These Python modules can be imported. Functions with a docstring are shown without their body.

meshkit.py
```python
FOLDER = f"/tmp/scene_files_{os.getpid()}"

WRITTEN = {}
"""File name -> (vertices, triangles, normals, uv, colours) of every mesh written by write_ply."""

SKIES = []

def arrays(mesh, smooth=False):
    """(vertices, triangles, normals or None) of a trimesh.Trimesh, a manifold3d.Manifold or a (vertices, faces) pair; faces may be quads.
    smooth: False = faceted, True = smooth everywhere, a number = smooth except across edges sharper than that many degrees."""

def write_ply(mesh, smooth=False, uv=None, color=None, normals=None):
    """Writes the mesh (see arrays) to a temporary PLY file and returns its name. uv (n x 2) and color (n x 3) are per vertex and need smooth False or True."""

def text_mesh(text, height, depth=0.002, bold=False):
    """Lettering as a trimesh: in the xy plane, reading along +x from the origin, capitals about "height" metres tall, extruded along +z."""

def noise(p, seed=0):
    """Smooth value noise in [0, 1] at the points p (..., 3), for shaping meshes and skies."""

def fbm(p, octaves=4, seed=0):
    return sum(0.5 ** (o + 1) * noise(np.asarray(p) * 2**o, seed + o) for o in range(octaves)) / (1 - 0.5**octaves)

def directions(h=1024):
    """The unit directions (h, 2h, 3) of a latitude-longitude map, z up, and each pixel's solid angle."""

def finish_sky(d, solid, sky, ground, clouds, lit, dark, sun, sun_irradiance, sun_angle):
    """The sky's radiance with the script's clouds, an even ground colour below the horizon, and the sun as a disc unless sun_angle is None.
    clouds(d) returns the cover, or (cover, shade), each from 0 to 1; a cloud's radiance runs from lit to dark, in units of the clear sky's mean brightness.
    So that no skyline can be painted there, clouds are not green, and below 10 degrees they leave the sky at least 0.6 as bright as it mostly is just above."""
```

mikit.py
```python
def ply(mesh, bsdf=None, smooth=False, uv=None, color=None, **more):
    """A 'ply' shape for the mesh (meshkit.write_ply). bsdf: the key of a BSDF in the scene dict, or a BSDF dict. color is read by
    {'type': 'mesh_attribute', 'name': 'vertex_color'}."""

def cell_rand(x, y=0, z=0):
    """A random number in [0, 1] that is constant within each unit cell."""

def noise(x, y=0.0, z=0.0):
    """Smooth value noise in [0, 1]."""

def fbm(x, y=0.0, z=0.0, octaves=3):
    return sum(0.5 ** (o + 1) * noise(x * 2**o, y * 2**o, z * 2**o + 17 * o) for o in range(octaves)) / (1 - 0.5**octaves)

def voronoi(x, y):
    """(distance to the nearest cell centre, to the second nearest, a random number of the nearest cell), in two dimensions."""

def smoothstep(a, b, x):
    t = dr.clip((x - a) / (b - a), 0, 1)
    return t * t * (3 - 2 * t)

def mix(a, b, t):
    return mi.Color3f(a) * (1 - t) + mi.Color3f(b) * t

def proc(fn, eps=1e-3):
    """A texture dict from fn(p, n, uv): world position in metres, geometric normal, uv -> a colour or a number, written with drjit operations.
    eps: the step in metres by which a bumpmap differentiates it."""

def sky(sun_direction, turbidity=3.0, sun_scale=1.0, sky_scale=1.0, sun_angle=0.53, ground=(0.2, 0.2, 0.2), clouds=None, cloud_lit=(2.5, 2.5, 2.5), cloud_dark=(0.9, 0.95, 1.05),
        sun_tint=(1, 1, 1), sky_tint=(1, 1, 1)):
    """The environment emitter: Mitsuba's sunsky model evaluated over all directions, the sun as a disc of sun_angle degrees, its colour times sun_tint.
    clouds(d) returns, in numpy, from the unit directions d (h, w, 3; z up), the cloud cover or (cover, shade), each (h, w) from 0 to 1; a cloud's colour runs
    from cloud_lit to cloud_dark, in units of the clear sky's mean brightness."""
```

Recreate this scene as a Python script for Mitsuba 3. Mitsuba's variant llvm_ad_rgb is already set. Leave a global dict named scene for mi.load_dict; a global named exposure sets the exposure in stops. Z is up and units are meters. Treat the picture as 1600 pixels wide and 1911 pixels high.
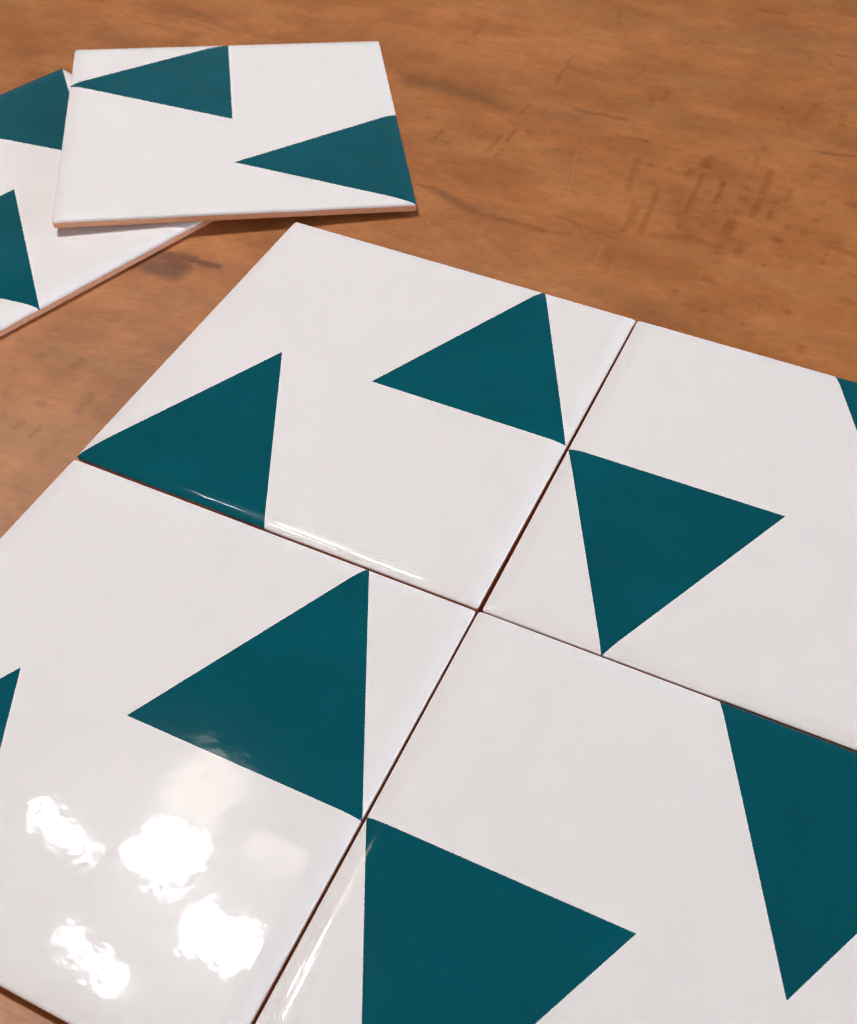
import math, random
import numpy as np, shapely, trimesh, drjit as dr, mitsuba as mi
import mikit, meshkit
from shapely.geometry import Polygon, box
from mikit import proc, noise, fbm, smoothstep, mix, cell_rand

scene = {'type': 'scene'}
labels = {}
T = mi.ScalarTransform4f
MM = 0.001
THICK = 5.013          # tile thickness in mm; the table top lies at z = 0, tile faces at z = THICK

# ---------------------------------------------------------------- camera
CAM = np.array([74.539, -192.343, 282.256 + THICK]) * MM
FWD = np.array([-0.2817474, 0.5909772, -0.7558864])
UP = np.array([-0.3225779, 0.683602, 0.6546998])
scene['camera'] = {
    'type': 'thinlens', 'fov': 2 * math.degrees(math.atan(800 / 2133.19)), 'fov_axis': 'x',
    'aperture_radius': 0.0006, 'focus_distance': 0.37, 'near_clip': 0.01, 'far_clip': 30.0,
    'to_world': T().look_at(origin=CAM.tolist(), target=(CAM + FWD).tolist(), up=UP.tolist()),
}
exposure = 0.53

# ---------------------------------------------------------------- light: the room's soft bounce light, ceiling lights, a window to the right
scene['room_light'] = {'type': 'constant', 'radiance': {'type': 'rgb', 'value': [0.05, 0.049, 0.048]}}


def lamp(key, cx, cy, cz, w, h, rgb, label, cat, normal=(0, 0, -1), rot=0.0, group=None):
    """A flat lamp: a shallow housing and, on its open side, the diffuser that gives the light."""
    n = np.array(normal, float); n /= np.linalg.norm(n)
    a = np.cross([0, 0, 1.0], n) if abs(n[2]) < 0.9 else np.array([math.cos(rot), math.sin(rot), 0])
    a /= np.linalg.norm(a)
    b = np.cross(n, a)
    m = np.eye(4); m[:3, 0], m[:3, 1], m[:3, 2], m[:3, 3] = a, b, n, (cx, cy, cz)
    hs = trimesh.creation.box((w + 0.02, h + 0.02, 0.03)); hs.apply_translation((0, 0, -0.017)); hs.apply_transform(m)
    scene[key + '__housing'] = mikit.ply(hs, 'lamp_housing_paint')
    v = np.array([[-w/2, -h/2, 0], [w/2, -h/2, 0], [w/2, h/2, 0], [-w/2, h/2, 0]])
    v = v @ m[:3, :3].T + m[:3, 3]
    s = mikit.ply((v, np.array([[0, 1, 2], [0, 2, 3]])), 'lamp_housing_paint')
    s['emitter'] = {'type': 'area', 'radiance': {'type': 'rgb', 'value': list(rgb)}}
    scene[key + '__diffuser'] = s
    labels[key] = {'label': label, 'category': cat}
    if group: labels[key]['group'] = group


scene['lamp_housing_paint'] = {'type': 'diffuse', 'reflectance': {'type': 'rgb', 'value': [0.6, 0.6, 0.6]}}
lamp('ceiling_light', -0.95, 0.56, 2.2, 0.145, 0.115, (330, 314, 300), 'square white ceiling light mirrored in the near left tile, left of the bright pair', 'ceiling light', rot=-0.1, group='bright square ceiling lights')
lamp('ceiling_light_001', -0.735, 0.445, 2.2, 0.145, 0.085, (330, 314, 300), 'square white ceiling light mirrored in the near left tile, right of the bright pair', 'ceiling light', rot=-0.1, group='bright square ceiling lights')
lamp('strip_light', -1.20, 0.50, 2.2, 0.15, 0.028, (90, 87, 84), 'narrow white strip light mirrored at the left edge of the near left tile', 'strip light', rot=-0.16)
lamp('strip_light_001', -0.96, 0.29, 2.2, 0.19, 0.018, (80, 77, 75), 'narrow white strip light mirrored lowest in the near left tile', 'strip light', rot=-0.2)
lamp('dim_light', -0.96, 0.74, 2.2, 0.17, 0.17, (2.8, 2.6, 2.0), 'dim warm square light mirrored below the teal triangle of the near left tile', 'ceiling light', rot=-0.15)
lamp('dim_light_001', -0.725, 0.665, 2.2, 0.14, 0.06, (2.0, 1.85, 1.45), 'dim warm square light mirrored nearest the seam in the near left tile', 'ceiling light', rot=0.0)
lamp('window', 2.2, 1.2, 0.62, 1.4, 0.9, (6.2, 7.2, 8.6), 'bright daylight window far off to the right of the table', 'window', normal=(-0.89, -0.456, -0.1))
lamp('window_001', 0.3, -2.7, 1.25, 1.5, 1.0, (3.4, 3.2, 3.0), 'added unseen fill light behind the viewer, facing the near edges of the tiles', 'window', normal=(-0.1, 0.95, -0.3))  # fill light added to brighten the near clay edges; no window known there
lamp('window_002', -2.1, 4.0, 1.95, 5.0, 2.4, (0.035, 0.04, 0.04), 'wide dim light panel, added unseen for sheen, beyond the far end of the table', 'window', normal=(0.46, -0.88, -0.1))  # dim panel added only to put sheen on the far tiles

# ---------------------------------------------------------------- marks on the wood: x0, y0, x1, y1, radius (mm on the table), strength
MARKS_0 = [[-37.0, 265.2, -35.5, 250.9, 1.02, 0.5], [-30.6, 261.9, -30.6, 261.9, 1.39, 0.6], [-22.2, 263.4, -22.2, 263.4, 1.39, 0.6], [-13.0, 266.4, -13.4, 261.3, 1.26, 0.55], [-7.6, 279.1,
    -7.7, 272.7, 2.3, 0.65], [-7.2, 265.4, -5.4, 233.0, 1.01, 0.7], [-7.3, 264.8, -7.3, 260.4, 1.38, 0.5], [3.0, 262.3, 4.0, 250.1, 1.24, 0.8], [3.1, 262.0, 3.1, 262.0, 1.62, 0.6], [3.5,
    246.2, 3.5, 246.2, 1.59, 0.7], [12.3, 271.5, 12.3, 271.5, 1.69, 0.6], [13.5, 262.4, 13.5, 262.4, 1.49, 0.65], [13.9, 253.7, 14.0, 253.7, 1.65, 0.75], [12.1, 299.3, 12.3, 294.9, 1.42,
    0.55], [11.8, 289.4, 12.1, 283.2, 1.28, 0.55], [19.7, 279.9, 20.6, 262.7, 1.7, 0.65], [21.1, 257.1, 20.8, 243.0, 1.53, 0.7], [30.5, 278.3, 30.6, 278.3, 1.37, 0.6], [31.5, 269.0, 31.7,
    260.8, 1.48, 0.45], [35.2, 274.4, 35.2, 274.4, 0.93, 0.4], [27.2, 256.6, 27.2, 256.6, 1.1, 0.4], [27.4, 249.5, 27.9, 244.1, 1.21, 0.6], [36.7, 241.5, 36.7, 241.5, 1.49, 0.7], [47.2,
    251.5, 47.2, 251.5, 1.5, 0.6], [46.3, 266.5, 46.3, 266.5, 1.34, 0.5], [49.5, 273.9, 49.5, 273.9, 0.98, 0.4], [-21.2, 243.0, -18.4, 211.2, 1.17, 0.7], [-21.0, 243.4, -21.0, 243.4, 1.36,
    0.5], [-5.7, 223.8, -5.3, 220.6, 1.14, 0.5], [4.2, 227.9, 4.2, 227.9, 1.43, 0.4], [-27.6, 229.4, -24.2, 217.3, 1.52, 0.4], [14.5, 242.4, 14.6, 242.4, 1.45, 0.6], [-13.9, 195.0, -13.9,
    195.0, 1.62, 0.45], [6.8, 179.6, 6.8, 179.6, 1.57, 0.55], [20.6, 173.0, 20.6, 173.0, 1.21, 0.55], [2.1, 163.5, 2.1, 163.5, 1.54, 0.4], [50.0, 185.8, 50.0, 185.8, 1.54, 0.6], [34.2,
    211.2, 34.2, 211.2, 0.86, 0.7], [42.9, 220.7, 42.9, 220.7, 0.81, 0.6], [56.3, 229.6, 56.3, 229.6, 1.04, 0.6], [55.6, 223.7, 55.6, 223.7, 1.5, 0.6], [16.0, 204.9, 16.0, 204.9, 1.61,
    0.45], [25.1, 233.8, 25.1, 233.8, 1.19, 0.4], [28.8, 164.9, 28.9, 164.9, 1.36, 0.3], [36.6, 170.9, 36.6, 170.9, 1.2, 0.4], [40.3, 166.6, 40.3, 166.6, 1.51, 0.4], [60.5, 168.0, 59.4,
    164.8, 1.33, 0.5], [59.0, 241.0, 53.9, 237.6, 1.47, 0.4], [54.7, 236.8, 67.1, 233.1, 1.58, 0.55], [-12.4, 211.8, 1.9, 216.9, 2.25, 0.5], [1.9, 216.9, 13.9, 213.3, 2.25, 0.5], [18.6,
    222.0, 23.0, 221.4, 2.0, 0.65], [22.6, 220.7, 22.0, 214.0, 1.52, 0.6], [12.2, 210.9, 16.8, 211.5, 1.28, 0.5], [0.5, 213.5, 10.9, 215.2, 1.88, 0.35], [-183.3, 19.0, -181.2, 19.5, 1.36,
    0.6], [-182.1, 8.9, -182.4, 5.1, 1.14, 0.65], [-174.8, 9.7, -174.9, 4.5, 0.94, 0.65], [-201.8, 29.8, -201.8, 29.8, 0.98, 0.5], [-182.8, 44.0, -182.8, 40.5, 1.97, 0.5], [-167.8, 30.7,
    -167.4, 22.2, 1.78, 0.5], [-165.8, 10.3, -166.1, -3.0, 1.99, 0.3], [-176.9, 68.3, -176.9, 68.3, 2.9, 0.25], [-152.5, 356.4, -151.6, 338.2, 1.47, 0.4], [-152.5, 330.4, -152.5, 330.4,
    1.11, 0.5], [-126.8, 318.7, -126.8, 318.7, 1.16, 0.45], [-109.2, 345.0, -109.2, 345.0, 1.34, 0.45], [-108.5, 337.7, -108.5, 337.7, 1.1, 0.4], [-97.3, 341.2, -96.0, 313.0, 0.86, 0.55],
    [-96.1, 318.7, -95.8, 311.4, 1.07, 0.5], [-91.1, 394.8, -87.3, 381.3, 0.99, 0.35], [-138.1, 355.6, -138.1, 355.6, 1.78, 0.35], [-138.3, 255.8, -138.3, 255.8, 1.32, 0.5], [-127.8, 248.7,
    -128.4, 238.1, 1.3, 0.55], [-121.1, 240.1, -121.0, 240.1, 1.07, 0.6], [-122.7, 259.3, -122.7, 259.3, 0.87, 0.5], [-97.1, 263.1, -97.1, 252.9, 0.94, 0.75], [-91.6, 264.9, -91.6, 264.9,
    1.08, 0.65], [-101.4, 256.7, -101.4, 242.2, 0.93, 0.5], [-96.2, 246.1, -96.8, 238.7, 0.92, 0.4], [-99.5, 286.4, -101.1, 274.8, 1.04, 0.5], [-66.0, 266.0, -66.0, 266.0, 1.28, 0.5],
    [-110.0, 251.2, -110.0, 251.2, 1.29, 0.35], [-119.1, 285.1, -119.1, 285.1, 1.34, 0.4], [-73.3, 255.4, -77.5, 250.6, 2.12, 0.4], [-66.6, 255.7, -66.6, 255.7, 1.55, 0.5], [-37.6, 264.2,
    -34.0, 239.9, 1.53, 0.5], [-25.3, 227.5, -25.5, 209.3, 1.21, 0.55], [-75.4, 210.3, -75.3, 210.3, 1.47, 0.35], [-80.1, 196.6, -80.1, 196.6, 0.85, 0.6], [-38.2, 216.8, -38.2, 216.8, 1.45,
    0.3], [-26.2, 197.1, -20.1, 163.1, 1.76, 0.25], [-43.2, 327.1, -42.5, 320.2, 1.13, 0.6], [-47.4, 317.2, -45.8, 305.4, 0.74, 0.4], [-60.0, 342.4, -63.0, 330.9, 1.08, 0.4], [12.0, 341.9,
    12.0, 341.9, 1.33, 0.5], [10.8, 335.9, 10.8, 335.9, 1.33, 0.55], [11.7, 325.0, 11.7, 325.0, 1.31, 0.5], [17.3, 322.9, 17.3, 322.9, 1.16, 0.5], [16.0, 314.8, 16.0, 314.8, 1.08, 0.4],
    [38.7, 339.3, 38.7, 339.3, 1.46, 0.5], [40.1, 332.8, 40.1, 332.8, 1.81, 0.6], [39.4, 324.3, 39.4, 324.3, 1.0, 0.5], [17.8, 353.4, 17.8, 353.4, 1.65, 0.4], [25.4, 346.6, 23.6, 331.9,
    1.18, 0.45], [-8.9, 312.0, -8.9, 312.0, 1.45, 0.35], [-4.4, 303.7, -9.3, 302.9, 1.58, 0.35], [13.2, 389.6, 13.3, 389.6, 1.95, 0.45], [19.2, 382.1, 19.2, 382.1, 1.93, 0.4], [-49.4, 377.0,
    -49.4, 377.0, 1.03, 0.5], [-59.5, 381.4, -59.5, 381.4, 2.0, 0.3], [-39.1, 402.1, -39.1, 402.1, 2.27, 0.35], [-4.3, 437.4, -4.3, 437.4, 2.31, 0.3], [-38.2, 279.8, -38.2, 279.8, 1.42,
    0.5]]
MARKS_1 = [[14.2, 234.8, 14.9, 218.1, 2.39, 0.8], [35.5, 230.5, 35.5, 230.5, 2.18, 1.0], [58.4, 269.3, 58.4, 269.3, 3.04, 0.8], [37.9, 282.9, 37.9, 282.9, 1.63, 0.6], [36.5, 293.4, 36.5,
    293.4, 1.9, 0.35], [15.8, 193.5, 15.8, 193.5, 2.27, 0.6], [13.5, 225.1, 13.3, 215.2, 2.66, 0.55], [44.2, 241.2, 44.2, 241.2, 2.37, 0.5], [38.9, 185.6, 38.9, 185.6, 3.32, 0.2], [37.5,
    222.4, 37.6, 222.4, 2.91, 0.3]]
MARKS_2 = [[33.8, 305.0, 41.4, 305.7, 0.58, 0.95], [41.4, 305.7, 52.2, 308.5, 0.58, 0.95], [36.4, 305.1, 42.6, 305.9, 1.03, 0.8], [68.2, 203.3, 73.9, 202.1, 0.78, 0.5], [66.8, 220.6, 70.5,
    219.2, 0.91, 0.4], [-119.0, 203.5, -114.4, 202.7, 0.81, 0.8], [-112.7, 203.5, -99.4, 199.6, 1.98, 0.7], [-99.4, 199.6, -88.7, 196.5, 1.98, 0.7], [-99.8, 197.7, -88.0, 195.1, 1.22, 0.6],
    [-88.0, 195.1, -80.0, 194.9, 1.22, 0.6], [-80.0, 194.9, -68.4, 195.2, 1.22, 0.6], [-68.4, 195.2, -55.6, 195.2, 1.22, 0.6], [-55.3, 207.6, -45.0, 205.7, 0.84, 0.42], [-45.0, 205.7, -37.3,
    203.8, 0.84, 0.42], [-37.3, 203.8, -25.7, 202.7, 0.84, 0.42], [-52.0, 195.8, -45.2, 197.9, 0.71, 0.5], [-37.5, 196.6, -37.5, 196.6, 0.94, 0.6], [-86.2, 295.0, -69.2, 293.6, 0.74, 0.6],
    [-69.2, 293.6, -55.2, 293.3, 0.74, 0.6], [-77.3, 292.1, -68.1, 292.6, 1.03, 0.6], [-25.9, 430.3, -18.9, 430.6, 0.74, 0.6], [-18.9, 430.6, -10.4, 431.7, 0.74, 0.6], [-21.5, 429.4, -17.0,
    431.5, 1.07, 0.5], [23.8, 398.1, 33.5, 400.0, 0.7, 0.6], [-43.6, 383.4, -34.7, 383.9, 0.72, 0.4], [-60.1, 294.1, -49.5, 294.5, 0.88, 0.5], [-51.6, 278.6, -38.1, 280.6, 1.15, 0.4],
    [-199.3, 102.9, -192.8, 112.2, 3.39, 1.6], [-192.8, 112.2, -185.1, 111.7, 3.39, 1.6], [-192.7, 103.9, -180.9, 104.0, 3.53, 1.6], [-186.1, 113.3, -176.3, 115.1, 1.55, 1.4], [-176.3,
    115.1, -167.2, 115.0, 1.55, 1.4], [-190.7, 114.6, -179.1, 116.6, 1.55, 1.1], [-194.4, 105.2, -180.9, 108.1, 4.0, 1.6]]
MARKS_3 = [[-333.5, 294.0, -315.9, 293.6, 2.47, 0.6], [-315.9, 293.6, -281.6, 293.0, 2.47, 0.6], [-322.7, 297.3, -302.0, 298.5, 2.9, 0.55], [-302.0, 298.5, -284.0, 296.8, 2.9, 0.55],
    [-297.4, 288.9, -277.2, 286.1, 1.14, 0.7], [-315.0, 277.3, -301.6, 278.7, 0.85, 0.6], [-301.6, 278.7, -280.8, 278.8, 0.85, 0.6], [-333.7, 281.9, -315.9, 278.6, 1.01, 0.45], [-322.1,
    302.8, -308.7, 302.1, 1.02, 0.5], [-377.3, 278.7, -368.0, 283.0, 0.88, 0.4], [-162.0, 284.4, -146.4, 285.2, 4.58, 0.8], [-146.4, 285.2, -129.1, 283.6, 4.58, 0.8], [-129.1, 283.6, -108.5,
    279.0, 4.58, 0.8], [-112.9, 280.1, -97.4, 281.1, 3.7, 0.5], [-97.4, 281.1, -75.5, 285.3, 3.7, 0.5], [-176.4, 291.1, -159.1, 290.8, 3.09, 0.4], [-280.8, 291.7, -268.1, 291.2, 2.12, 0.5]]
MARKS_4 = [[-18.7, 201.2, -2.0, 205.9, 3.51, 0.5], [-2.0, 205.9, 14.4, 203.1, 3.51, 0.5], [23.0, 202.0, 39.6, 204.7, 4.29, 0.8], [39.6, 204.7, 56.3, 206.5, 4.29, 0.8], [56.3, 206.5, 72.7,
    208.3, 4.29, 0.8], [47.6, 195.6, 62.8, 202.7, 2.79, 0.4], [52.4, 176.0, 66.0, 176.0, 2.71, 0.5], [66.0, 176.0, 79.0, 177.6, 2.71, 0.5], [29.2, 265.6, 61.7, 262.2, 5.54, 0.25], [-43.5,
    388.9, -20.9, 395.8, 4.0, 0.6], [-20.9, 395.8, 13.0, 404.5, 4.0, 0.6], [-42.6, 345.5, -22.8, 344.9, 6.89, 0.45], [25.4, 317.7, 48.7, 325.7, 4.3, 0.35], [-82.8, 198.2, -71.4, 202.4, 2.42,
    0.4], [-47.5, 199.0, -33.4, 194.7, 3.27, 0.5], [-33.4, 194.7, -15.1, 204.4, 3.27, 0.5], [-168.9, 82.1, -170.1, 91.8, 3.31, 0.5], [-201.1, 77.2, -186.2, 81.6, 4.48, 0.2]]
MARKS_5 = [[-64.5, 258.0, -58.5, 235.6, 0.26, 0.6], [-58.5, 235.6, -56.8, 226.8, 0.26, 0.6], [-56.8, 226.8, -53.7, 211.8, 0.25, 0.3], [-30.2, 196.2, -28.6, 183.2, 0.29, 0.7], [-28.6, 183.2,
    -29.6, 178.6, 0.29, 0.7], [-31.4, 172.7, -33.1, 168.3, 0.28, 0.7], [-65.8, 217.8, -61.5, 227.0, 0.25, 0.35], [12.4, 191.9, 19.1, 185.1, 0.28, 0.6], [36.9, 186.6, 38.4, 181.5, 0.22, 0.5],
    [74.6, 172.9, 80.0, 172.7, 0.27, 0.4], [-180.3, 55.1, -179.8, 54.2, 0.29, 0.9], [-102.6, 179.2, -102.9, 181.3, 0.36, 0.6], [-45.3, 263.1, -56.1, 239.2, 0.26, 0.3], [18.6, 193.8, 18.6,
    193.8, 0.34, 0.6], [54.1, 248.6, 54.2, 248.6, 0.36, 0.6], [-95.8, 242.0, -95.7, 242.0, 0.32, 0.6]]

# ---------------------------------------------------------------- materials
def wood_colour(p, n, uv):
    x, y = p.x * 1000, p.y * 1000                                    # millimetres; the grain runs along x
    wx = 6 * (fbm(x / 45, y / 30, 3.0, 3) - 0.5)
    wy = 16 * (fbm(x / 130, y / 60, 7.0, 3) - 0.5) + 2.0 * (noise(x / 14, y / 9, 2.0) - 0.5)
    bend = lambda cx, cy, r, k: k * (x - cx) * dr.exp(-(dr.square((x - cx) / (1.6 * r)) + dr.square((y - cy) / r)))
    gx, gy = x + wx, y + wy - 0.03 * x - bend(-190, 100, 80, 0.20) - bend(60, 410, 90, 0.14)   # the grain swings a little
    tone = fbm(gx / 95, gy / 22, 1.0, 4)
    blot = fbm(x / 22, y / 16, 5.0, 4)
    fine = fbm(gx / 16, gy / 0.9, 9.0, 3)
    fib = noise(gx / 5.5, gy / 0.35, 4.0)
    c = mix(((0.38, 0.134, 0.040)), ((0.44, 0.168, 0.055)), smoothstep(0.30, 0.70, 0.45 * tone + 0.55 * blot))
    c = mix(c, mi.Color3f((0.37, 0.163, 0.060)), 0.45 * smoothstep(0.50, 0.80, fbm(gx / 90, gy / 12, 21.0, 3)))
    c *= 1 + 0.27 * (blot - 0.5) + 0.20 * (fbm(x / 70, y / 50, 61.0, 2) - 0.5) + 0.13 * (fine - 0.5) + 0.11 * (fib - 0.5) + 0.15 * (fbm(x / 3.2, y / 2.4, 51.0, 2) - 0.5)
    # pores: short dark dashes along the grain
    px, py = gx / 4.2, gy / 0.55
    pr = cell_rand(px, py, 3)
    c *= 1 - 0.13 * dr.select(pr > 0.90, 1.0, 0.0) * smoothstep(0.5, 0.2, dr.abs(py - dr.floor(py) - 0.5)) * smoothstep(0.5, 0.25, dr.abs(px - dr.floor(px) - 0.5))
    # stains, drips, dark streaks and scratches, each where it lies on the table; outlines roughened by noise
    n1, n2 = noise(x / 2.2, y / 2.2, 11.0) - 0.5, noise(x / 2.4, y / 2.4, 31.0) - 0.5
    ux, uy = x + 0.9 * n1, y + 0.9 * n2

    def marks(items, soft, ax=1.0, wob=1.0):
        out = mi.Float(0)
        qx, qy = (ux, uy) if wob else (x, y)
        for x0, y0, x1, y1, r, s in items:
            dx, dy = x1 - x0, (y1 - y0)
            l2 = dx * dx + dy * dy
            t = dr.clip(((qx - x0) * dx + (qy - y0) * dy) / l2, 0, 1) if l2 > 0.02 else mi.Float(0)
            d2 = dr.square(qx - x0 - t * dx) + dr.square((qy - y0 - t * dy) * ax)
            out = dr.maximum(out, s * dr.clip((1 - dr.sqrt(d2) / (r * 1.3)) / soft + 0.25, 0, 1))
        return out
    v = 0.7 + 0.6 * (fbm(gx / 7, gy / 2.2, 13.0, 3) - 0.2)
    c = mix(c, mi.Color3f((0.405, 0.192, 0.074)), dr.clip(marks(MARKS_4, 1.1) * v, 0, 1) * 0.55)
    c = mix(c, c * mi.Color3f(0.66, 0.70, 0.86), dr.clip(marks(MARKS_3, 1.1) * v * 1.25, 0, 1) * 0.8)
    c = mix(c, c * mi.Color3f(0.44, 0.42, 0.54), dr.clip(marks(MARKS_2, 1.4) * v * 1.1, 0, 1) * 0.95)
    c = mix(c, c * mi.Color3f(0.66, 0.55, 0.44), dr.clip(marks(MARKS_0, 0.8), 0, 1) * (0.8 + 0.5 * (noise(x / 3, y / 3, 8.0) - 0.5)))
    c = mix(c, c * mi.Color3f(0.62, 0.42, 0.36), dr.clip(marks(MARKS_1, 0.9), 0, 1) * 0.65)
    c = mix(c, mi.Color3f(0.50, 0.31, 0.19), dr.clip(marks(MARKS_5, 0.8, 1.0, 0), 0, 1) * 0.45)
    # fine random hairline scratches across the old varnish
    s1 = dr.abs(noise((x * 0.5 + y) / 31, (y * 0.5 - x) / 7, 41.0) - 0.5)
    c *= 1 + 0.10 * smoothstep(0.012, 0.0, s1) * smoothstep(0.55, 0.75, noise(x / 18, y / 25, 44.0))
    return dr.clip(c, 0.0, 1.0)


def wood_height(p, n, uv):
    x, y = p.x * 1000, p.y * 1000
    return 0.6 * fbm(x / 9, y / 0.8, 1.0, 2) + 0.8 * noise(x / 6, y / 4, 5.0)


scene['wood'] = {'type': 'bumpmap', 'tex': proc(wood_height, 3e-4), 'scale': 2.0e-5, 'bsdf':
                 {'type': 'roughplastic', 'alpha': 0.22, 'int_ior': 1.45, 'diffuse_reflectance': proc(wood_colour)}}


def glaze_height(p, n, uv):
    """The glaze is not optically flat: faint ripples (orange peel) a millimetre or two across, and slower waves."""
    x, y, z = p.x * 1000, p.y * 1000, p.z * 1000
    return 11.0 * (noise(x / 2.0, y / 2.0, z / 2) + 0.24 * noise(x / 0.9, y / 0.9, 5 + z)) + 22.0 * noise(x / 5.0, y / 5.0, 9.0) + 30.0 * noise(x / 17.0, y / 17.0, 19.0)


def white_glaze(p, n, uv):
    x, y = p.x * 1000, p.y * 1000
    c = mi.Color3f((0.825, 0.79, 0.797)) * (1 + 0.025 * (fbm(x / 14, y / 14, 1.0, 3) - 0.5))
    sp = noise(x / 0.8, y / 0.8, 77.0) * noise(x / 11, y / 11, 78.0)
    return c * (1 - 0.35 * smoothstep(0.90, 0.97, sp))


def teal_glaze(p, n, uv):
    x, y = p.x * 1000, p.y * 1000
    return mi.Color3f((0.0, 0.082, 0.111)) * (1 + 0.30 * (fbm(x / 26, y / 26, 3.0, 3) - 0.5) + 0.05 * (noise(x / 0.5, y / 0.5, 6.0) - 0.5))  # broad fbm tone stands in for uneven room sheen, painted into the teal


def clay_colour(p, n, uv):
    x, y, z = p.x * 1000, p.y * 1000, p.z * 1000
    c = mix(((0.68, 0.335, 0.195)), ((0.74, 0.395, 0.25)), fbm(x / 5, y / 5, z / 1.5, 4))
    return c * (1 - 0.25 * smoothstep(0.72, 0.85, noise(x / 0.6, y / 0.6, z / 0.4)))


PEEL_TEX = proc(glaze_height, 1.2e-4)
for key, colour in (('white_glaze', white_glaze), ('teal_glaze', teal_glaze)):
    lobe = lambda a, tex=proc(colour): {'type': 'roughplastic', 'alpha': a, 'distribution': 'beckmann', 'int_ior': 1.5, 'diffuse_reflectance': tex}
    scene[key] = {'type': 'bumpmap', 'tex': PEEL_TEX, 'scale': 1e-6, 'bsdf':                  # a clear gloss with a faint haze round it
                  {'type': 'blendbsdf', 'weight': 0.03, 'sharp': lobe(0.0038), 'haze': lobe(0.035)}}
scene['fired_clay'] = {'type': 'diffuse', 'reflectance': proc(clay_colour)}

# ---------------------------------------------------------------- the table top
tw, td, tt = 2.0, 1.3, 0.034
prof = box(-tw / 2, -td / 2, tw / 2, td / 2).buffer(-0.012).buffer(0.012, quad_segs=6)
levels = [(-tt, 0.004), (-tt + 0.004, 0.0), (-0.003, 0.0), (-0.0009, 0.0009), (0.0, 0.003)]
ring0 = np.array(prof.exterior.coords)[:-1]
nrm = ring0 / np.linalg.norm(ring0, axis=1, keepdims=True)
vv, ff, N = [], [], len(ring0)
for z, inset in levels:
    vv.append(np.c_[ring0 * (1 - inset / np.array([tw / 2, td / 2])), np.full(N, z)])
vv = np.vstack(vv)
for k in range(len(levels) - 1):
    for i in range(N):
        j = (i + 1) % N
        ff += [[k*N+i, k*N+j, (k+1)*N+j], [k*N+i, (k+1)*N+j, (k+1)*N+i]]
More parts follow.
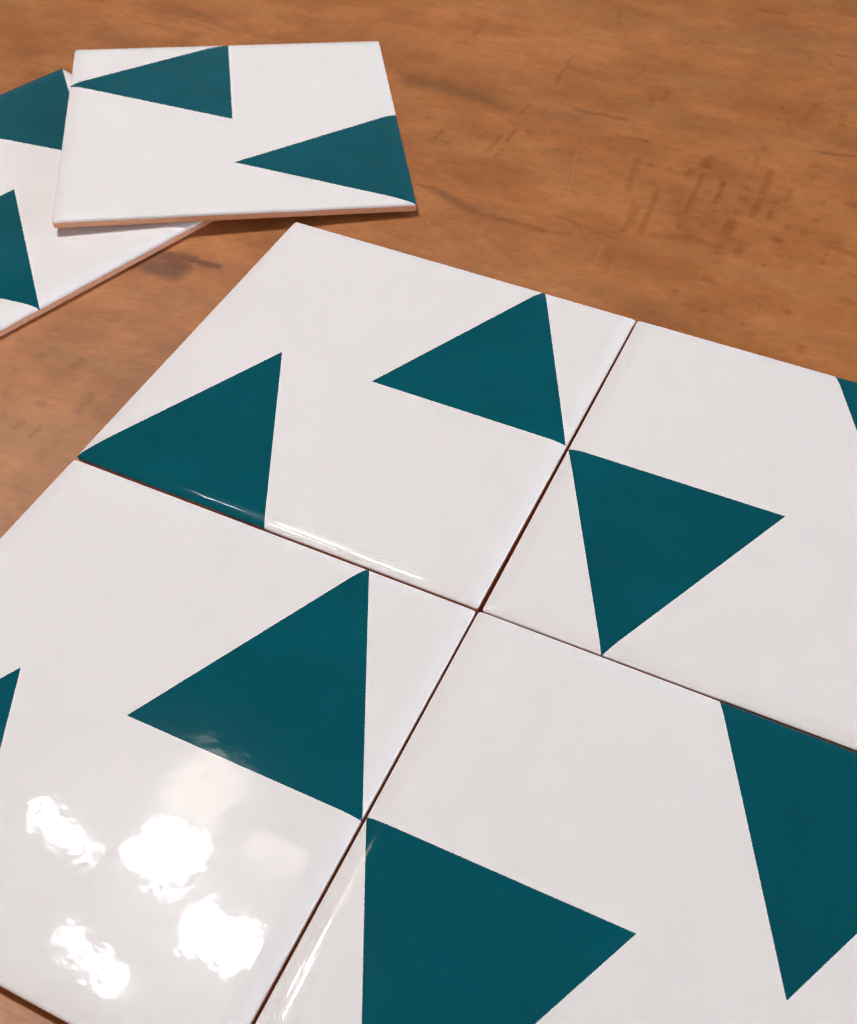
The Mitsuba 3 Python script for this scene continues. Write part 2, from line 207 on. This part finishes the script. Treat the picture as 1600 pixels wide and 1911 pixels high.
if prof.exterior.is_ccw is False:
    ff = [f[::-1] for f in ff]
top = len(vv); vv = np.vstack([vv, [[0, 0, 0], [0, 0, -tt]]])
for i in range(N):
    j = (i + 1) % N
    f1, f2 = [(len(levels)-1)*N+i, (len(levels)-1)*N+j, top], [j, i, top + 1]
    ff += [f1, f2] if prof.exterior.is_ccw else [f1[::-1], f2[::-1]]
table = trimesh.Trimesh(vv, np.array(ff), process=False)
table.apply_translation((-0.25, 0.15, 0))
scene['wooden_table'] = mikit.ply(table, 'wood')
labels['wooden_table'] = {'label': 'worn brown wooden table top with drip stains and scratches, under all the tiles', 'category': 'table'}

# ---------------------------------------------------------------- tiles
HALF, RC = 75.2, 0.85                                                   # half side and corner radius of a tile, mm
ARC, GENTLE = 0.8, 6.5                                                 # width of the rounded edge and of the gentle fall towards it
A0, A1 = math.radians(16), math.radians(72)
RAD = ARC / (math.sin(A1) - math.sin(A0))


def fall(d):
    """Gentle fall of the glaze at the distance d from one edge (mm)."""
    s = np.clip((GENTLE - d) / (GENTLE - ARC), 0, 1)
    return math.tan(A0) * (GENTLE - ARC) / 2.0 * s ** 2.0


def edge_distance(x, y):
    qx, qy = np.abs(x) - (HALF - RC), np.abs(y) - (HALF - RC)
    return np.maximum(RC - np.hypot(np.maximum(qx, 0), np.maximum(qy, 0)) - np.minimum(np.maximum(qx, qy), 0), 0)


def height(x, y):
    d = edge_distance(x, y)
    z = -(fall(np.maximum(HALF - np.abs(x), ARC)) ** 4 + fall(np.maximum(HALF - np.abs(y), ARC)) ** 4 + 1e-12) ** 0.25
    u = np.clip(math.sin(A0) + (ARC - d) / RAD, math.sin(A0), math.sin(A1))
    return z - RAD * (math.cos(A0) - np.sqrt(1 - u * u))


EDGE_Z = float(height(np.array([HALF]), np.array([0.0]))[0])
steps = [0, 0.04, 0.1, 0.2, 0.33, 0.48, 0.64, 0.8, 1.2, 1.7, 2.2, 2.7, 3.2, 3.8, 4.4, 5.0, 5.7, 6.5, 8]
lines = [-HALF + s for s in steps] + list(np.linspace(-HALF + 14, HALF - 14, 21)) + [HALF - s for s in steps[::-1]]
cells = np.array([box(a, b, c, d) for a, c in zip(lines[:-1], lines[1:]) for b, d in zip(lines[:-1], lines[1:])])
OUTLINE = box(-HALF, -HALF, HALF, HALF).buffer(-RC).buffer(RC, quad_segs=10)


def surface(region, seed):
    """The part of the glazed face over a plan region, with its skirt where it reaches the rim: (mesh, vertex normals)."""
    verts, tris = [], []
    for g in shapely.intersection(cells, region):
        for q in getattr(g, 'geoms', [g]):
            if q.geom_type != 'Polygon' or q.area < 1e-7:
                continue
            q = shapely.geometry.polygon.orient(q)
            c = np.array(q.exterior.coords)[:-1]
            if len(c) < 5 and abs(q.area - q.convex_hull.area) < 1e-9:
                f = np.array([[0, i, i + 1] for i in range(1, len(c) - 1)])
            else:
                c, f = trimesh.creation.triangulate_polygon(q, engine='earcut')
                a, b = c[f[:, 1]] - c[f[:, 0]], c[f[:, 2]] - c[f[:, 0]]
                f = np.where((a[:, 0] * b[:, 1] - a[:, 1] * b[:, 0] < 0)[:, None], f[:, ::-1], f)
            tris.append(f + sum(map(len, verts))); verts.append(c)
    v, f = np.vstack(verts), np.vstack(tris)
    _, first, back = np.unique(np.round(v, 5), axis=0, return_index=True, return_inverse=True)
    v, f = v[first], back.reshape(-1)[f]
    f = f[(f[:, 0] != f[:, 1]) & (f[:, 1] != f[:, 2]) & (f[:, 0] != f[:, 2])]
    x, y, e = v[:, 0], v[:, 1], 0.01
    z = height(x, y)
    sx, sy = np.where(x > 0, -1, 1), np.where(y > 0, -1, 1)              # one-sided, towards the middle
    n = np.c_[-(height(x + sx * e, y) - z) / (sx * e), -(height(x, y + sy * e) - z) / (sy * e), np.ones(len(v))]
    n /= np.linalg.norm(n, axis=1, keepdims=True)
    # skirt
    rim = edge_distance(x, y) < 1e-4
    ed = np.vstack([f[:, [0, 1]], f[:, [1, 2]], f[:, [2, 0]]])
    ed = ed[rim[ed].all(1)]
    V, F, Nn = [np.c_[x, y, z]], [f], [n]
    if len(ed):
        used, inv = np.unique(ed, return_inverse=True); inv = inv.reshape(ed.shape)
        p = np.c_[x, y, z][used]
        along = np.c_[p[:, 0] / 7.0, p[:, 1] / 7.0, np.full(len(p), seed * 3.1)]
        drop = 0.25 + 0.75 * np.maximum(meshkit.fbm(along, 3, seed) - 0.3, 0)
        low = p.copy(); low[:, 2] -= drop; low[:, :2] *= 1 - 0.0007
        o = np.c_[p[:, 0] * 1.0, p[:, 1] * 1.0, np.zeros(len(p))]
        q = np.maximum(np.abs(o[:, :2]) - (HALF - RC), 0) * np.sign(o[:, :2])
        o[:, :2] = q / np.maximum(np.linalg.norm(q, axis=1, keepdims=True), 1e-9)
        o[:, 2] = 0.15; o /= np.linalg.norm(o, axis=1, keepdims=True)
        k, m = len(v), len(used)
        V += [p, low]; Nn += [o, o]
        F.append(np.c_[inv[:, 0] + k, inv[:, 0] + k + m, inv[:, 1] + k + m]); F.append(np.c_[inv[:, 0] + k, inv[:, 1] + k + m, inv[:, 1] + k])
    return np.vstack(V), np.vstack(F), np.vstack(Nn)


def body_mesh(seed):
    rng = np.random.default_rng(seed)
    out = OUTLINE.buffer(-0.22)
    ring = np.array(shapely.segmentize(out, 2.5).exterior.coords)[:-1]
    if not out.exterior.is_ccw: ring = ring[::-1]
    m = len(ring)
    lv = [(-THICK, 0.55), (-THICK + 0.35, 0.12), (-THICK + 1.3, 0.0), (-0.15, 0.0), (0.1, 0.35)]
    lip = height(ring[:, 0] * 1.003, ring[:, 1] * 1.003)
    lip = np.minimum(lip, EDGE_Z)                                        # the rim sinks towards the corners
    v = []
    for k, (z, inset) in enumerate(lv):
        jit = 1 - (inset + 0.10 * (meshkit.fbm(np.c_[ring / 4, np.full(m, z * 2)], 3, seed) - 0.5)) / HALF
        v.append(np.c_[ring * jit[:, None], lip + z if k > 2 else np.full(m, z)])
    v = np.vstack(v + [[[0, 0, -THICK], [0, 0, EDGE_Z - 0.2]]])
    f = []
    for k in range(len(lv) - 1):
        for i in range(m):
            j = (i + 1) % m
            f += [[k*m+i, k*m+j, (k+1)*m+j], [k*m+i, (k+1)*m+j, (k+1)*m+i]]
    e = (len(lv) - 1) * m
    for i in range(m):
        j = (i + 1) % m
        f += [[j, i, len(v) - 2], [e + i, e + j, len(v) - 1]]
    return trimesh.Trimesh(v, np.array(f), process=False)


def shape(v, f, n, mtx, bsdf):
    w = (v @ mtx[:3, :3].T + mtx[:3, 3]) * MM
    path = meshkit.write_ply((w, f), normals=n @ np.linalg.inv(mtx[:3, :3]))
    return {'type': 'ply', 'filename': path, 'face_normals': False, 'bsdf': {'type': 'ref', 'id': bsdf}}


def tile(key, mtx, seed, label, print_x=0.0, print_y=0.0, tip=0.0):
    mtx = mtx.copy(); mtx[:3, 1] *= 1.005                            # fired a little longer one way
    rng = random.Random(seed)
    j = lambda: rng.uniform(-0.25, 0.25)
    dx, dy = j() + print_x, j() + print_y                               # the print never sits quite true
    t1 = Polygon([(0 + dx, 0 + dy), (HALF - 0.2 + dx, 0 + dy + 0.3), (37.5 + dx + tip, HALF + 0.6)])
    t2 = Polygon([(-HALF - 0.4, -HALF - 0.5), (0 + dx, -HALF - 0.5), (-37.5 + dx, 0.2 + dy)])
    t1, t2 = t1.intersection(OUTLINE), t2.intersection(OUTLINE)
    ground = OUTLINE.difference(t1).difference(t2)
    b = body_mesh(seed)
    w = b.copy(); w.vertices = (b.vertices @ mtx[:3, :3].T + mtx[:3, 3]) * MM
    scene[key + '__clay_body'] = mikit.ply(w, 'fired_clay', smooth=40)
    labels[key + '__clay_body'] = {'label': 'unglazed terracotta body showing at the edge'}
    scene[key + '__white_glaze'] = shape(*surface(ground, seed), mtx, 'white_glaze')
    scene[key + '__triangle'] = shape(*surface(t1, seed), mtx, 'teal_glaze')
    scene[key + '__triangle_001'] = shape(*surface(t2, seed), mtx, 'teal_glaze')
    labels[key] = {'label': label, 'category': 'tile', 'group': 'square white tiles with two teal triangles'}


def flat(x, y, a):
    c, s = math.cos(a), math.sin(a)
    m = np.eye(4); m[:2, :2] = [[c, -s], [s, c]]; m[:3, 3] = (x, y, THICK)
    return m


def euler_zyx(z, y, x):
    rz = np.array([[math.cos(z), -math.sin(z), 0], [math.sin(z), math.cos(z), 0], [0, 0, 1]])
    ry = np.array([[math.cos(y), 0, math.sin(y)], [0, 1, 0], [-math.sin(y), 0, math.cos(y)]])
    rx = np.array([[1, 0, 0], [0, math.cos(x), -math.sin(x)], [0, math.sin(x), math.cos(x)]])
    return rx @ ry @ rz


tile('ceramic_tile', flat(-76.0, 76.0, 0), 1, 'white tile, teal triangles pointing away, far left of the laid square of four')
tile('ceramic_tile_001', flat(75.4, 76.45, math.pi + 0.005), 2, 'white tile, teal triangles pointing near, far right of the laid square, cut by the frame', 0.0, 0.0, -1.2)
tile('ceramic_tile_002', flat(-75.9, -76.15, 0.00096), 3, 'white tile at the near left of the laid square, with bright blotchy light reflections', 0.7, -0.9)
tile('ceramic_tile_003', flat(75.3, -75.4, math.pi + 0.0035), 4, 'white tile, teal triangles pointing near, filling the lower right picture corner', 0.4, -0.7)
tile('ceramic_tile_004', flat(-272.3307, 119.0377, -0.326895 - math.pi / 2), 5, 'lower tile of the loose pile, flat on the wood, cut off by the left frame')
m = np.eye(4)
m[:3, :3] = euler_zyx(0.581769, 0.028722, -0.030973) @ np.diag([1.0, 0.9803, 1.0]) @ euler_zyx(math.pi / 2, 0, 0)
m[:3, 3] = (-212.8035, 202.7770, 3.79904 + THICK + 0.05)
tile('ceramic_tile_005', m, 6, 'upper tile of the loose pile, resting tilted on another tile, teal triangles pointing left')
